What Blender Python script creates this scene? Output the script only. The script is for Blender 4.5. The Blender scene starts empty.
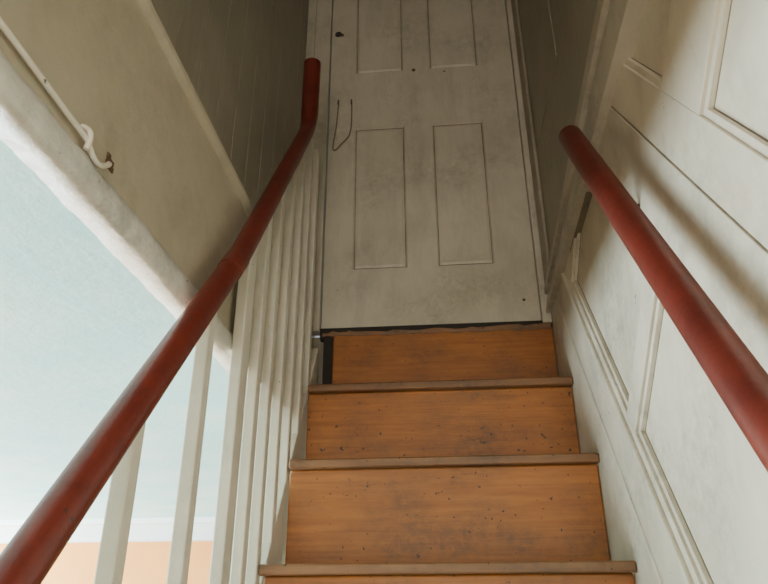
import bpy, bmesh, math, random
from mathutils import Vector, Matrix
random.seed(4)
scn=bpy.context.scene

# ------------------------------------------------------------ materials
def nt(name):
    m=bpy.data.materials.new(name); m.use_nodes=True
    t=m.node_tree; b=t.nodes['Principled BSDF']
    return m,t,b
def N(t,k,**kw):
    n=t.nodes.new(k)
    for a,v in kw.items(): setattr(n,a,v)
    return n
def noise(t,vec,scale,detail=6,rough=.6):
    n=N(t,'ShaderNodeTexNoise'); n.inputs['Scale'].default_value=scale
    n.inputs['Detail'].default_value=detail; n.inputs['Roughness'].default_value=rough
    t.links.new(vec,n.inputs['Vector']); return n.outputs['Fac']
def ramp(t,fac,a,b,ca=(0,0,0,1),cb=(1,1,1,1)):
    r=N(t,'ShaderNodeValToRGB'); r.color_ramp.elements[0].position=a; r.color_ramp.elements[1].position=b
    r.color_ramp.elements[0].color=ca; r.color_ramp.elements[1].color=cb
    t.links.new(fac,r.inputs['Fac']); return r.outputs['Color']
def mix(t,fac,a,b):
    m=N(t,'ShaderNodeMix',data_type='RGBA')
    if hasattr(fac,'links'): t.links.new(fac,m.inputs[0])
    else: m.inputs[0].default_value=fac
    for s,v in ((m.inputs[6],a),(m.inputs[7],b)):
        if hasattr(v,'links'): t.links.new(v,s)
        else: s.default_value=(*v,1)
    return m.outputs[2]
def mul(t,a,b):
    n=N(t,'ShaderNodeMath',operation='MULTIPLY')
    t.links.new(a,n.inputs[0])
    if hasattr(b,'links'): t.links.new(b,n.inputs[1])
    else: n.inputs[1].default_value=b
    return n.outputs[0]
def coords(t,scale=(1,1,1)):
    c=N(t,'ShaderNodeTexCoord'); mp=N(t,'ShaderNodeMapping'); mp.inputs['Scale'].default_value=scale
    t.links.new(c.outputs['Object'],mp.inputs['Vector']); return mp.outputs['Vector']
def bump(t,b,h,st,dist=.002):
    n=N(t,'ShaderNodeBump'); n.inputs['Strength'].default_value=st; n.inputs['Distance'].default_value=dist
    t.links.new(h,n.inputs['Height']); t.links.new(n.outputs['Normal'],b.inputs['Normal'])
def paint(name,c1,c2,chip=(.10,.075,.05),chips=.76,rough=.45,streak=(1,1,.35),st=.5,grime=.35,smudge=.0,cs=55):
    m,t,b=nt(name)
    v=coords(t); vs=coords(t,streak)
    col=mix(t,ramp(t,noise(t,v,3.5,8),.35,.68),c1,c2)
    g=ramp(t,noise(t,vs,14,10,.7),.48,.75)
    col=mix(t,mul(t,g,grime),col,tuple(x*.62 for x in c2))
    if smudge:
        big=ramp(t,noise(t,v,4.2,2,.5),.42,.64); fine=ramp(t,noise(t,v,30,9,.78),.40,.70)
        col=mix(t,mul(t,mul(t,big,fine),smudge),col,tuple(x*.45 for x in c2))
    if chips<1:
        k=ramp(t,noise(t,v,cs,4,.5),chips,chips+.02)
        col=mix(t,k,col,chip)
    t.links.new(col,b.inputs['Base Color']); b.inputs['Roughness'].default_value=rough
    bump(t,b,noise(t,vs,32,7,.65),st,.003)
    return m
def wood(name,c1,c2,dark,stain=.55,ax=(1,12,12),rough=.5):
    m,t,b=nt(name)
    v=coords(t); vs=coords(t,ax)
    col=mix(t,ramp(t,noise(t,vs,5,8,.65),.3,.7),c1,c2)
    grain=ramp(t,noise(t,coords(t,(1.2,30,30)),4,6,.6),.50,.72)
    col=mix(t,mul(t,grain,.4),col,tuple(x*.45 for x in c2))
    big=ramp(t,noise(t,coords(t,(1.1,1,1.6)),5,4,.55),.42,.64)
    fine=ramp(t,noise(t,v,46,9,.8),.30,.68)
    col=mix(t,mul(t,mul(t,big,fine),stain),col,dark)
    k=ramp(t,noise(t,v,75,3,.5),.68,.70)
    col=mix(t,k,col,tuple(x*.5 for x in dark))
    t.links.new(col,b.inputs['Base Color']); b.inputs['Roughness'].default_value=rough
    bump(t,b,noise(t,vs,30,6,.6),.3,.002)
    return m
M={}
M['white']=paint('aged_white_paint',(.64,.565,.445),(.53,.46,.355),grime=.45,smudge=.7,chips=.74)
M['band']=paint('moulding_white_paint',(.55,.485,.385),(.44,.385,.30),grime=.5,smudge=.8,chips=.73)
M['door']=paint('door_white_paint',(.58,.515,.405),(.47,.415,.32),streak=(1,1,.25),st=.8,grime=.5,smudge=.6,chips=.75)
M['tg']=paint('shaded_board_paint',(.34,.295,.22),(.26,.225,.165),chips=1.1,streak=(3,3,.2),grime=.4,smudge=.3)  # board colour darkened to put the upper stairwell's shade into it
M['fascia']=paint('cream_plaster_paint',(.47,.40,.295),(.39,.33,.235),chips=.80,streak=(1,1,1),grime=.3,smudge=.3)
M['bead']=paint('flaking_white_paint',(.74,.70,.63),(.58,.54,.47),chips=.70,st=1.,rough=.35,streak=(1,1,1),grime=.6,smudge=.8,cs=60)
M['bal']=paint('baluster_white_paint',(.76,.69,.575),(.67,.60,.49),chips=.75,grime=.3,smudge=.35)
M['ceil']=paint('ceiling_pale_blue',(.46,.88,.88),(.72,.96,.94),chips=1.1,streak=(1,1,1),st=.7,grime=.12,rough=.7)
M['cornice']=paint('cornice_white',(.80,.84,.82),(.72,.76,.74),chips=1.1,grime=.1)
M['peach']=paint('peach_plaster',(.88,.33,.08),(.82,.29,.07),chips=1.1,st=.2,grime=.05,rough=.8)
M['red']=paint('oxide_red_gloss',(.150,.022,.013),(.100,.015,.010),chip=(.05,.024,.018),chips=.70,rough=.38,streak=(1,1,1),st=.35,grime=.7,smudge=.4)
M['riser']=wood('varnished_plywood',(.43,.148,.022),(.30,.092,.014),(.085,.045,.022),stain=.80)
M['tread']=wood('worn_tread_wood',(.27,.125,.048),(.16,.07,.028),(.06,.037,.024),stain=.9)
M['dark']=paint('dark_gap_shade',(.02,.017,.014),(.035,.028,.022),chips=1.1,grime=.1,rough=.9)
M['crack_shade']=paint('dirty_joint_shade',(.26,.215,.16),(.15,.12,.085),chips=1.1,grime=.5,rough=.9)  # joint dirt, also used for the painted shadow lines on the band
M['rust']=paint('broken_plaster_brown',(.14,.07,.035),(.08,.04,.022),chips=1.1,rough=.9)
M['twine']=paint('jute_twine',(.26,.20,.14),(.18,.14,.10),chips=1.1,rough=.9)
M['floor']=wood('floorboards',(.24,.13,.06),(.18,.09,.04),(.08,.05,.03),ax=(12,1,12))
M['metal']=paint('bracket_iron',(.06,.045,.035),(.04,.03,.025),chips=1.1)
m,t,b=nt('window_daylight_glass'); b.inputs['Base Color'].default_value=(.8,.9,1,1)
b.inputs['Emission Color'].default_value=(.85,.93,1,1); b.inputs['Emission Strength'].default_value=2.0; M['glass']=m

# ------------------------------------------------------------ mesh builder
class MB:
    def __init__(s): s.bm=bmesh.new(); s.mats=[]
    def mi(s,k):
        if k not in s.mats: s.mats.append(k)
        return s.mats.index(k)
    def hexa(s,c,k):
        v=[s.bm.verts.new(p) for p in c]; i=s.mi(k)
        for f in ((0,1,2,3),(7,6,5,4),(0,4,5,1),(1,5,6,2),(2,6,7,3),(3,7,4,0)):
            s.bm.faces.new([v[j] for j in f]).material_index=i
    def box(s,x0,x1,y0,y1,z0,z1,k):
        s.hexa([(x0,y0,z0),(x0,y1,z0),(x1,y1,z0),(x1,y0,z0),(x0,y0,z1),(x0,y1,z1),(x1,y1,z1),(x1,y0,z1)],k)
    def prism(s,poly,x0,x1,k):      # poly in (y,z), extruded in x
        if len(poly)<3: return
        i=s.mi(k)
        a=[s.bm.verts.new((x0,*p)) for p in poly]; b=[s.bm.verts.new((x1,*p)) for p in poly]
        s.bm.faces.new(a).material_index=i; s.bm.faces.new(b[::-1]).material_index=i
        n=len(poly)
        for j in range(n): s.bm.faces.new((a[j],b[j],b[(j+1)%n],a[(j+1)%n])).material_index=i
    def prof(s,poly,y0,y1,k):        # poly in (x,z), extruded in y
        i=s.mi(k); a=[s.bm.verts.new((p[0],y0,p[1])) for p in poly]; b=[s.bm.verts.new((p[0],y1,p[1])) for p in poly]
        s.bm.faces.new(a).material_index=i; s.bm.faces.new(b[::-1]).material_index=i
        n=len(poly)
        for j in range(n): s.bm.faces.new((a[j],b[j],b[(j+1)%n],a[(j+1)%n])).material_index=i
    def obj(s,name,bev=.003,parent=None):
        bmesh.ops.recalc_face_normals(s.bm,faces=s.bm.faces)
        me=bpy.data.meshes.new(name); s.bm.to_mesh(me); s.bm.free()
        for k in s.mats: me.materials.append(M[k])
        o=bpy.data.objects.new(name,me); scn.collection.objects.link(o)
        if bev:
            b=o.modifiers.new('bevel','BEVEL'); b.width=bev; b.segments=2; b.limit_method='ANGLE'
        if parent: o.parent=parent
        return o
def empty(name):
    e=bpy.data.objects.new(name,None); scn.collection.objects.link(e); e.empty_display_size=.1; return e
def tube(name,pts,r,k,parent=None,res=8,smooth=False,rad=None):
    cu=bpy.data.curves.new(name,'CURVE'); cu.dimensions='3D'; cu.bevel_depth=r; cu.bevel_resolution=res; cu.use_fill_caps=True
    if smooth:
        sp=cu.splines.new('NURBS'); sp.points.add(len(pts)-1)
        for i,p in enumerate(pts): sp.points[i].co=(*p,1)
        sp.use_endpoint_u=True; sp.order_u=3; sp.resolution_u=8
    else:
        sp=cu.splines.new('POLY'); sp.points.add(len(pts)-1)
        for i,p in enumerate(pts): sp.points[i].co=(*p,1)
    if rad:
        for i,q in enumerate(rad): sp.points[i].radius=q
    o=bpy.data.objects.new(name,cu); scn.collection.objects.link(o)
    dg=bpy.context.evaluated_depsgraph_get()
    me=bpy.data.meshes.new_from_object(o.evaluated_get(dg)); me.name=name
    bpy.data.objects.remove(o)
    o=bpy.data.objects.new(name,me); scn.collection.objects.link(o)
    me.materials.clear(); me.materials.append(M[k])
    for p in me.polygons: p.use_smooth=len(p.vertices)==4
    if parent: o.parent=parent
    return o

# ------------------------------------------------------------ dimensions
RISE,RUN=.2475,.182
W=.75
XR=.752            # right wall face
XL=-.045           # stairwell edge (left) face
XT=-.11            # boarded wall face above the upper floor level
ZC=-.35            # underside of upper floor = ceiling of the lower room
ZF=-RISE*10        # lower floor
TOP=2.3
YB=-3.6

# ------------------------------------------------------------ staircase
st=MB()
for k in range(1,10):
    y=-k*RUN; z=-k*RISE
    st.box(-.010 if k>2 else .0,W,y-.025,y+RUN,z-.022,z,'tread')
    st.box(-.002,W-.001,y,y+.016,z-RISE,z-.022,'riser')
st.box(.036,W-.001,0,.016,-RISE,-.016,'riser')
stairs=st.obj('staircase',.004)
g=MB(); g.box(.004,.036,.004,.02,-RISE+.005,.0,'dark'); g.box(-.01,W,.008,.03,-.03,.010,'dark')  # second box: solid dark strip painting the shadow under the door
xx=[0.0]
while xx[-1]<W-.012: xx.append(min(xx[-1]+random.uniform(.012,.04),W-.006))
ti=g.mi('tread'); prev=None
for x in xx:
    hh=-.010+random.uniform(-.004,.006); lo=-.024+random.uniform(-.003,.003)
    cur=[g.bm.verts.new(p) for p in ((x,-.003,lo),(x,-.004,hh),(x,.012,hh+.002),(x,.012,lo))]
    if prev:
        for j in range(4): g.bm.faces.new((prev[j],cur[j],cur[(j+1)%4],prev[(j+1)%4])).material_index=ti
    prev=cur
g.obj('threshold_edge_shade',0,stairs)
sl=RISE/RUN
s=MB()
s.prism([(0.0,-.30),(0.0,-.06),(-10*RUN,-.06-10*RISE),(-10*RUN,-.30-10*RISE)],-.040,-.012,'bal')
s.obj('string',.003,stairs)

# ------------------------------------------------------------ right wall: slab + raked panelling
d=(-.5925,-.8056); n=(-.8056,.5925)
def P(s_,t_): return (s_*d[0]+t_*n[0], s_*d[1]+t_*n[1])
def clip(poly,f):
    out=[]
    for i in range(len(poly)):
        a,b=poly[i],poly[(i+1)%len(poly)]; fa,fb=f(a),f(b)
        if fa>=0: out.append(a)
        if (fa>=0)!=(fb>=0):
            u=fa/(fa-fb); out.append((a[0]+u*(b[0]-a[0]),a[1]+u*(b[1]-a[1])))
    return out
zb=lambda y:.03-.0945*y
zt=lambda y:.117-.193*y
def rr(s0,s1,t0,t1):
    p=[P(s0,t0),P(s1,t0),P(s1,t1),P(s0,t1)]
    p=clip(p,lambda q:zb(q[0])+.02-q[1]); p=clip(p,lambda q:-.002-q[0]); p=clip(p,lambda q:q[1]-ZF) ; p=clip(p,lambda q:q[0]-YB)
    return p
w=MB(); w.box(XR+.018,XR+.12,YB,.25,ZF-.1,TOP,'white'); w.obj('wall_right',0)
w=MB()
F=XR+.003; B=XR+.022
S1=4.3
w.prism(rr(-.6,S1,.23,.25),F,B,'white')
w.prism(rr(-.6,S1,.60,.79),F,B,'white')
w.prism(rr(-.6,S1,.7905,.7930),F+.006,B,'crack_shade')
w.prism(rr(-.6,S1,.7935,.885),F+.001,B,'white')
for a,b_ in ((.765,.825),(1.50,1.56),(2.25,2.31),(3.,3.06),(.0,.20)): w.prism(rr(a,b_,.2505,.5995),F,B,'white')
for a,b_ in ((.725,.895),(1.62,1.72),(2.4,2.5)): w.prism(rr(a,b_,.8855,1.6),F,B,'white')
w.prism(rr(-.6,S1,1.601,1.9),F,B,'white')
w.obj('panelling_trim_right',.003)
bd=MB()
def bead(s0,s1,t0,t1,e=.012,c=.0016):
    for q in ((s0,s1,t0,t0+e),(s0,s1,t1-e,t1),(s0,s0+e,t0+e,t1-e),(s1-e,s1,t0+e,t1-e)):
        bd.prism(rr(*q),XR+.009,B,'white')
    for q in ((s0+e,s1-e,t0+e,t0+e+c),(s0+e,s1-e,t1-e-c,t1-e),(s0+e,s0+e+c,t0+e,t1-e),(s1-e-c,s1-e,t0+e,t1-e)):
        bd.prism(rr(*q),XR+.0165,B,'crack_shade')
bead(.20,.765,.25,.60); bead(.825,1.5,.25,.60); bead(1.56,2.25,.25,.6)
bead(.30,.725,.885,1.6); bead(.895,1.62,.885,1.6)
bd.obj('trim_panel_bead',.003)
k=MB()
k.prism(rr(-.5,S1,-.25,.105),XR-.001,B,'white'); k.prism(rr(-.5,S1,.107,.214),XR+.001,B,'white')
k.prism(rr(-.5,S1,.214,.232),XR-.006,B,'white')
k.obj('baseboard_right',.004)
def yz(y0,y1,f0,f1): return [(y0,f0(y0)),(y1,f0(y1)),(y1,f1(y1)),(y0,f1(y0))]
def fr(u): return lambda y:zb(y)+(zt(y)-zb(y))*u
k=MB()
k.prism(yz(YB,-.004,fr(0),fr(.18)),XR-.018,B,'band')
k.prism(yz(YB,-.004,fr(.18),fr(.21)),XR-.004,B,'crack_shade')  # thin dark line painting a shadow along the band's lower step
k.prism(yz(YB,-.004,fr(.21),fr(.50)),XR-.012,B,'band')
k.prism(yz(YB,-.004,fr(.50),fr(.74)),XR-.004,B,'band')
k.prism(yz(YB,-.004,fr(.74),fr(.76)),XR-.002,B,'crack_shade')  # same painted shadow line near the band's top edge
k.prism(yz(YB,-.004,fr(.76),zt),XR-.016,B,'band')
k.prism(yz(-.62,-.36,lambda y:zb(y)-.003,lambda y:zb(y)+.001),XR+.002,B,'crack_shade')
k.obj('trim_1',.004)
k=MB(); k.prism(yz(YB,-.004,zt,lambda y:TOP),XR,B,'tg')
k.box(XR-.012,XR,-.09,-.004,.13,TOP,'tg')
k.prism([(-.55,.6),(-.12,.6),(-.12,1.9),(-.55,1.9)],XR-.003,XR+.002,'tg')
k.obj('wall_right_upper',.003)

# ------------------------------------------------------------ end wall, door
w=MB(); w.box(-.3,-.055,.05,.15,ZC,TOP,'tg'); w.obj('wall_end_left',0)
w=MB(); w.box(.735,.9,.05,.15,-.3,TOP,'tg'); w.obj('wall_end_right',0)
w=MB(); w.box(-.055,.735,.05,.15,2.05,TOP,'tg'); w.obj('wall_end_top',0)
w=MB(); w.box(-.055,.9,.032,.15,ZF,-.012,'tg'); w.obj('wall_end_lower',0)
a=MB()
a.box(XT,-.012,.0,.05,-.0,2.05,'door'); a.box(XT,-.075,-.012,.0,0,2.05,'door')
a.box(.721,.751,.0,.05,.0,2.05,'door')
a.box(XT,.75,.0,.05,2.051,2.1,'door')
a.obj('trim_door',.003)
dr=MB()
D0,D1=-.008,.719; ya=.018
xs=[D0,.094,.286,.392,.585,D1]
zs=[.012,.230,.842,1.12,1.86,2.04]
i_=dr.mi('door'); ic=dr.mi('crack_shade'); vg={}
def gv(a,b,y=ya):
    key=(round(a,4),round(b,4),round(y,4))
    if key not in vg: vg[key]=dr.bm.verts.new((a,y,b))
    return vg[key]
def quad(p,mi=None): dr.bm.faces.new([gv(*q) for q in p]).material_index=i_ if mi is None else mi
def ringq(x0,x1,z0,z1,y0,e,y1,mi=None):
    o=[(x0,z0),(x1,z0),(x1,z1),(x0,z1)]; n_=[(x0+e,z0+e),(x1-e,z0+e),(x1-e,z1-e),(x0+e,z1-e)]
    for j in range(4):
        a_,b_=o[j],o[(j+1)%4]; c_,d_=n_[(j+1)%4],n_[j]
        quad([(*a_,y0),(*b_,y0),(*c_,y1),(*d_,y1)],mi)
    return x0+e,x1-e,z0+e,z1-e
for i in range(5):
    for j in range(5):
        x0,x1,z0,z1=xs[i],xs[i+1],zs[j],zs[j+1]
        if i in (1,3) and j in (1,3):
            q=ringq(x0,x1,z0,z1,ya,.004,ya+.007)
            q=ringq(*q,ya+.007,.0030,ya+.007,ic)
            q=ringq(*q,ya+.007,.008,ya+.003)
            quad([(q[0],q[2],ya+.003),(q[1],q[2],ya+.003),(q[1],q[3],ya+.003),(q[0],q[3],ya+.003)])
        else: quad([(x0,z0,ya),(x1,z0,ya),(x1,z1,ya),(x0,z1,ya)])
dr.box(D0,D1,ya+.012,ya+.03,zs[0],zs[-1],'door')
door=dr.obj('door_1',0)
h=MB()
def disc(mb,x,z,r,y0,y1,k,n=20):
    i=mb.mi(k); a=[mb.bm.verts.new((x+r*math.cos(q*2*math.pi/n),y0,z+r*math.sin(q*2*math.pi/n))) for q in range(n)]
    b=[mb.bm.verts.new((v.co.x,y1,v.co.z)) for v in a]
    mb.bm.faces.new(a).material_index=i; mb.bm.faces.new(b[::-1]).material_index=i
    for j in range(n): mb.bm.faces.new((a[j],b[j],b[(j+1)%n],a[(j+1)%n])).material_index=i
disc(h,.018,1.34,.014,ya-.003,ya+.004,'dark'); disc(h,.034,1.335,.008,ya-.002,ya+.004,'rust')
disc(h,.328,1.118,.007,ya-.003,ya+.004,'rust')
disc(h,.45,1.10,.004,ya-.002,ya+.004,'rust'); disc(h,.67,.09,.005,ya-.002,ya+.004,'rust')
h.obj('knob_hole',.001,door)
tube('twine_loop',[(.028,ya-.006,.97),(.024,ya-.007,.86),(.012,ya-.008,.77),(.012,ya-.008,.735),(.03,ya-.009,.745),(.045,ya-.008,.77),(.075,ya-.008,.80),(.083,ya-.006,.88),(.080,ya-.004,.97)],.0024,'twine',door,smooth=True)
tube('hook',[(.080,ya+.002,.985),(.080,ya-.012,.98),(.078,ya-.014,.96),(.081,ya-.008,.955)],.0022,'metal',door,smooth=True)
tube('hook_b',[(.028,ya+.002,.985),(.028,ya-.012,.98),(.026,ya-.014,.96),(.029,ya-.008,.955)],.0022,'metal',door,smooth=True)

# ------------------------------------------------------------ left: floor structure, boarded wall
f=MB(); f.box(XT-.1,XL,YB,.03,ZC,.0,'fascia'); f.obj('wall_left_fascia',0)
b=MB(); y=YB
while y<-.005:
    y1=min(y+.12,0.0)
    b.box(XT-.02,XT,y+.0015,y1-.0015,.0,TOP,'tg'); b.box(XT-.02,XT-.003,y1-.0015,y1+.0015,.0,TOP,'tg'); y=y1
b.box(XT-.12,XT-.02,YB,.05,0,TOP,'tg')
b.obj('wall_left',.0012)
k=MB()
k.prof([(XT,-.012),(XL+.004,-.012),(XL+.014,-.004),(XL+.016,.006),(XL+.008,.014),(XL-.01,.018),(XT,.03)],YB,-.012,'fascia')
k.obj('trim_2',.002)
k=MB(); ny=260
ring=[(-.052,ZC-.009),(XL+.004,ZC-.008),(XL+.010,ZC+.002),(XL+.008,ZC+.024),(XL+.005,ZC+.034),(XL-.002,ZC+.038),(-.085,ZC+.01),(-.085,ZC-.006)]
prev=None; off=[0]*8
for i in range(ny+1):
    yy=YB+(0-YB)*i/ny
    off=[o_*.7+random.uniform(-1,1)*.0012 for o_ in off]
    cur=[k.bm.verts.new((p[0]+off[j]*.7,yy,p[1]+off[j])) for j,p in enumerate(ring)]
    if prev:
        for j in range(len(ring)):
            fc=k.bm.faces.new((prev[j],cur[j],cur[(j+1)%len(ring)],prev[(j+1)%len(ring)])); fc.smooth=True
    prev=cur
k.mi('bead'); k.obj('trim_3',0)
cab=tube('electrical_cable',[(XL+.008,-2.6,-.285),(XL+.008,-1.6,-.292),(XL+.008,-1.45,-.300),(XL+.010,-1.40,-.302),(XL+.010,-1.385,-.315),(XL+.010,-1.365,-.316),(XL+.008,-1.345,-.300),(XL+.004,-1.335,-.290),(XL-.002,-1.333,-.288)],.0036,'bal',smooth=True)
h=MB()
for q in range(14):
    cy=-1.332+random.uniform(-.010,.010); cz=-.286+random.uniform(-.005,.010)
    h.box(XL-.001,XL+random.uniform(.001,.003),cy-.004,cy+.004,cz-.004,cz+.004,'rust')
h.obj('plaster_hole',.001,cab)
tube('clip',[(XL+.001,-1.405,-.285),(XL+.010,-1.402,-.287),(XL+.014,-1.40,-.302),(XL+.010,-1.40,-.316)],.0036,'bal',cab,smooth=True)

# ------------------------------------------------------------ lower room at left
c=MB(); c.box(-4.2,XT-.09,YB,2.35,ZC,ZC+.1,'ceil'); c.box(XT-.1,XL-.01,YB,2.35,ZC-.004,ZC+.05,'ceil'); c.box(XL-.01,.9,.15,2.35,ZC,ZC+.1,'ceil'); c.obj('ceiling',0)
w=MB(); w.box(-4.2,.9,2.25,2.35,ZF,ZC,'peach'); w.obj('wall_far',0)
w=MB(); w.prism([(2.10,ZC),(2.12,ZC-.03),(2.14,ZC-.035),(2.17,ZC-.06),(2.215,ZC-.10),(2.23,ZC-.12),(2.26,ZC-.13),(2.26,ZC)],-4.2,.9,'cornice'); w.obj('trim_cornice',.003)
w=MB()
WY0,WY1=-1.6,2.0
w.box(-4.2,-4.1,YB,2.3,ZF,-1.9,'peach'); w.box(-4.2,-4.1,YB,2.3,-.55,ZC,'peach'); w.box(-4.2,-4.1,YB,WY0,-1.9,-.55,'peach'); w.box(-4.2,-4.1,WY1,2.3,-1.9,-.55,'peach')
w.obj('wall_left_room',0)
w=MB(); w.box(-4.19,-4.18,WY0,WY1,-1.9,-.55,'glass')
for y in (WY0,-.45,.75,WY1-.05): w.box(-4.18,-4.12,y,y+.05,-1.9,-.55,'cornice')
for z in (-1.9,-1.25,-.6): w.box(-4.18,-4.12,WY0,WY1,z,z+.05,'cornice')
w.obj('window_1',0)
w=MB(); w.box(-4.2,.9,YB,2.35,ZF-.1,ZF,'floor'); w.obj('floor',0)
w=MB(); w.box(-4.2,.9,YB-.1,YB,ZF,-1.5,'white'); w.box(-4.2,-.1,YB-.1,YB,-1.5,TOP,'white'); w.box(-.1,.9,YB-.1,YB,.6,TOP,'white'); w.box(.7,.9,YB-.1,YB,-1.5,.6,'white'); w.obj('wall_back',0)
w=MB()
for x in (-.1,.28,.66): w.box(x,x+.04,YB-.06,YB-.01,-1.5,.6,'cornice')
for z in (-1.5,-.45,.56): w.box(-.1,.7,YB-.06,YB-.01,z,z+.04,'cornice')
w.box(-.1,.7,YB-.09,YB-.08,-1.5,.6,'glass'); w.obj('added_back_window',0)  # unseen frame and glowing pane, added to house the back fill light
w=MB(); w.box(-.3,.9,YB,.15,TOP,TOP+.1,'tg'); w.obj('ceiling_upper',0)

# ------------------------------------------------------------ rails
RX=-.004
def zr(y): return -.236+1.165*(y+.93) if y<-.895 else -.196+1.40*(y+.895)
lp=[(RX-.006,-2.0,zr(-2.0)),(RX,-.91,zr(-.91)),(RX,-.88,zr(-.88)),(RX+.004,-.405,zr(-.405)),(RX+.006,-.380,.545),(RX+.006,-.372,.59),(RX+.008,-.378,.80)]
e=empty('handrail')
tube('rail_body',lp,.0225,'red',e,res=10,rad=[1,1,1,1,1.08,1.2,1.25])
tube('joint_sleeve',[(RX,-.945,zr(-.945)),(RX,-.925,zr(-.925)),(RX,-.905,zr(-.905))],.0238,'red',e)
e2=empty('handrail.001')
pr=lambda y:.12+1.39*(y+.80)
tube('rail_body',[(.69,-.80,.12),(.69,-2.4,pr(-2.4))],.0255,'red',e2,res=10)
for y in (-.95,-1.55,-2.2):
    tube('bracket',[(XR+.01,y,pr(y)-.075),(.72,y,pr(y)-.07),(.70,y,pr(y)-.05),(.69,y,pr(y)-.02)],.006,'metal',e2,smooth=True)

# ------------------------------------------------------------ balusters
e=empty('stair_balustrade')
for i,(y,wy) in enumerate([(-1.63,.030),(-1.41,.030),(-1.193,.030),(-.975,.030),(-.775,.050),(-.665,.034),(-.56,.032),(-.45,.032),(-.34,.030),(-.235,.028),(-.13,.028)]):
    zt_=zr(y-wy/2)-.012 if y<-.37 else .56+(y+.34)*.35
    zbm=y*sl-.10
    m_=MB(); m_.box(-.0345,-.0115,y-wy/2,y+wy/2,zbm,zt_,'bal'); m_.obj('baluster_%d'%(i+1),.003,e)

# ------------------------------------------------------------ lights
def area(name,loc,rot,sx,sy,pw,col):
    l=bpy.data.lights.new(name,'AREA'); l.shape='RECTANGLE'; l.size=sx; l.size_y=sy; l.energy=pw; l.color=col
    o=bpy.data.objects.new(name,l); o.location=loc; o.rotation_euler=rot; scn.collection.objects.link(o); return o
area('window_light',(-3.95,.3,-1.35),(0,-math.radians(130),0),1.0,3.5,900,(.76,.95,1))
area('back_fill_light',(.3,YB+.03,-.45),(math.pi/2,0,0),.75,2.0,23,(1,.84,.64))  # warm fill added behind the camera to brighten the stairwell
wd=bpy.data.worlds.new('world'); scn.world=wd; wd.use_nodes=True
wd.node_tree.nodes['Background'].inputs[0].default_value=(.8,.88,1,1); wd.node_tree.nodes['Background'].inputs[1].default_value=.5

# ------------------------------------------------------------ camera
cam=bpy.data.cameras.new('camera'); cam.sensor_width=36; cam.lens=659.72*36/768; cam.clip_start=.02
co=bpy.data.objects.new('camera',cam); scn.collection.objects.link(co)
co.matrix_world=Matrix.Translation((.3765,-2.0142,-.8089))@(Matrix.Rotation(.0849,4,'Z')@Matrix.Rotation(math.pi/2+.4354,4,'X')@Matrix.Rotation(-.0057,4,'Z'))
scn.camera=co
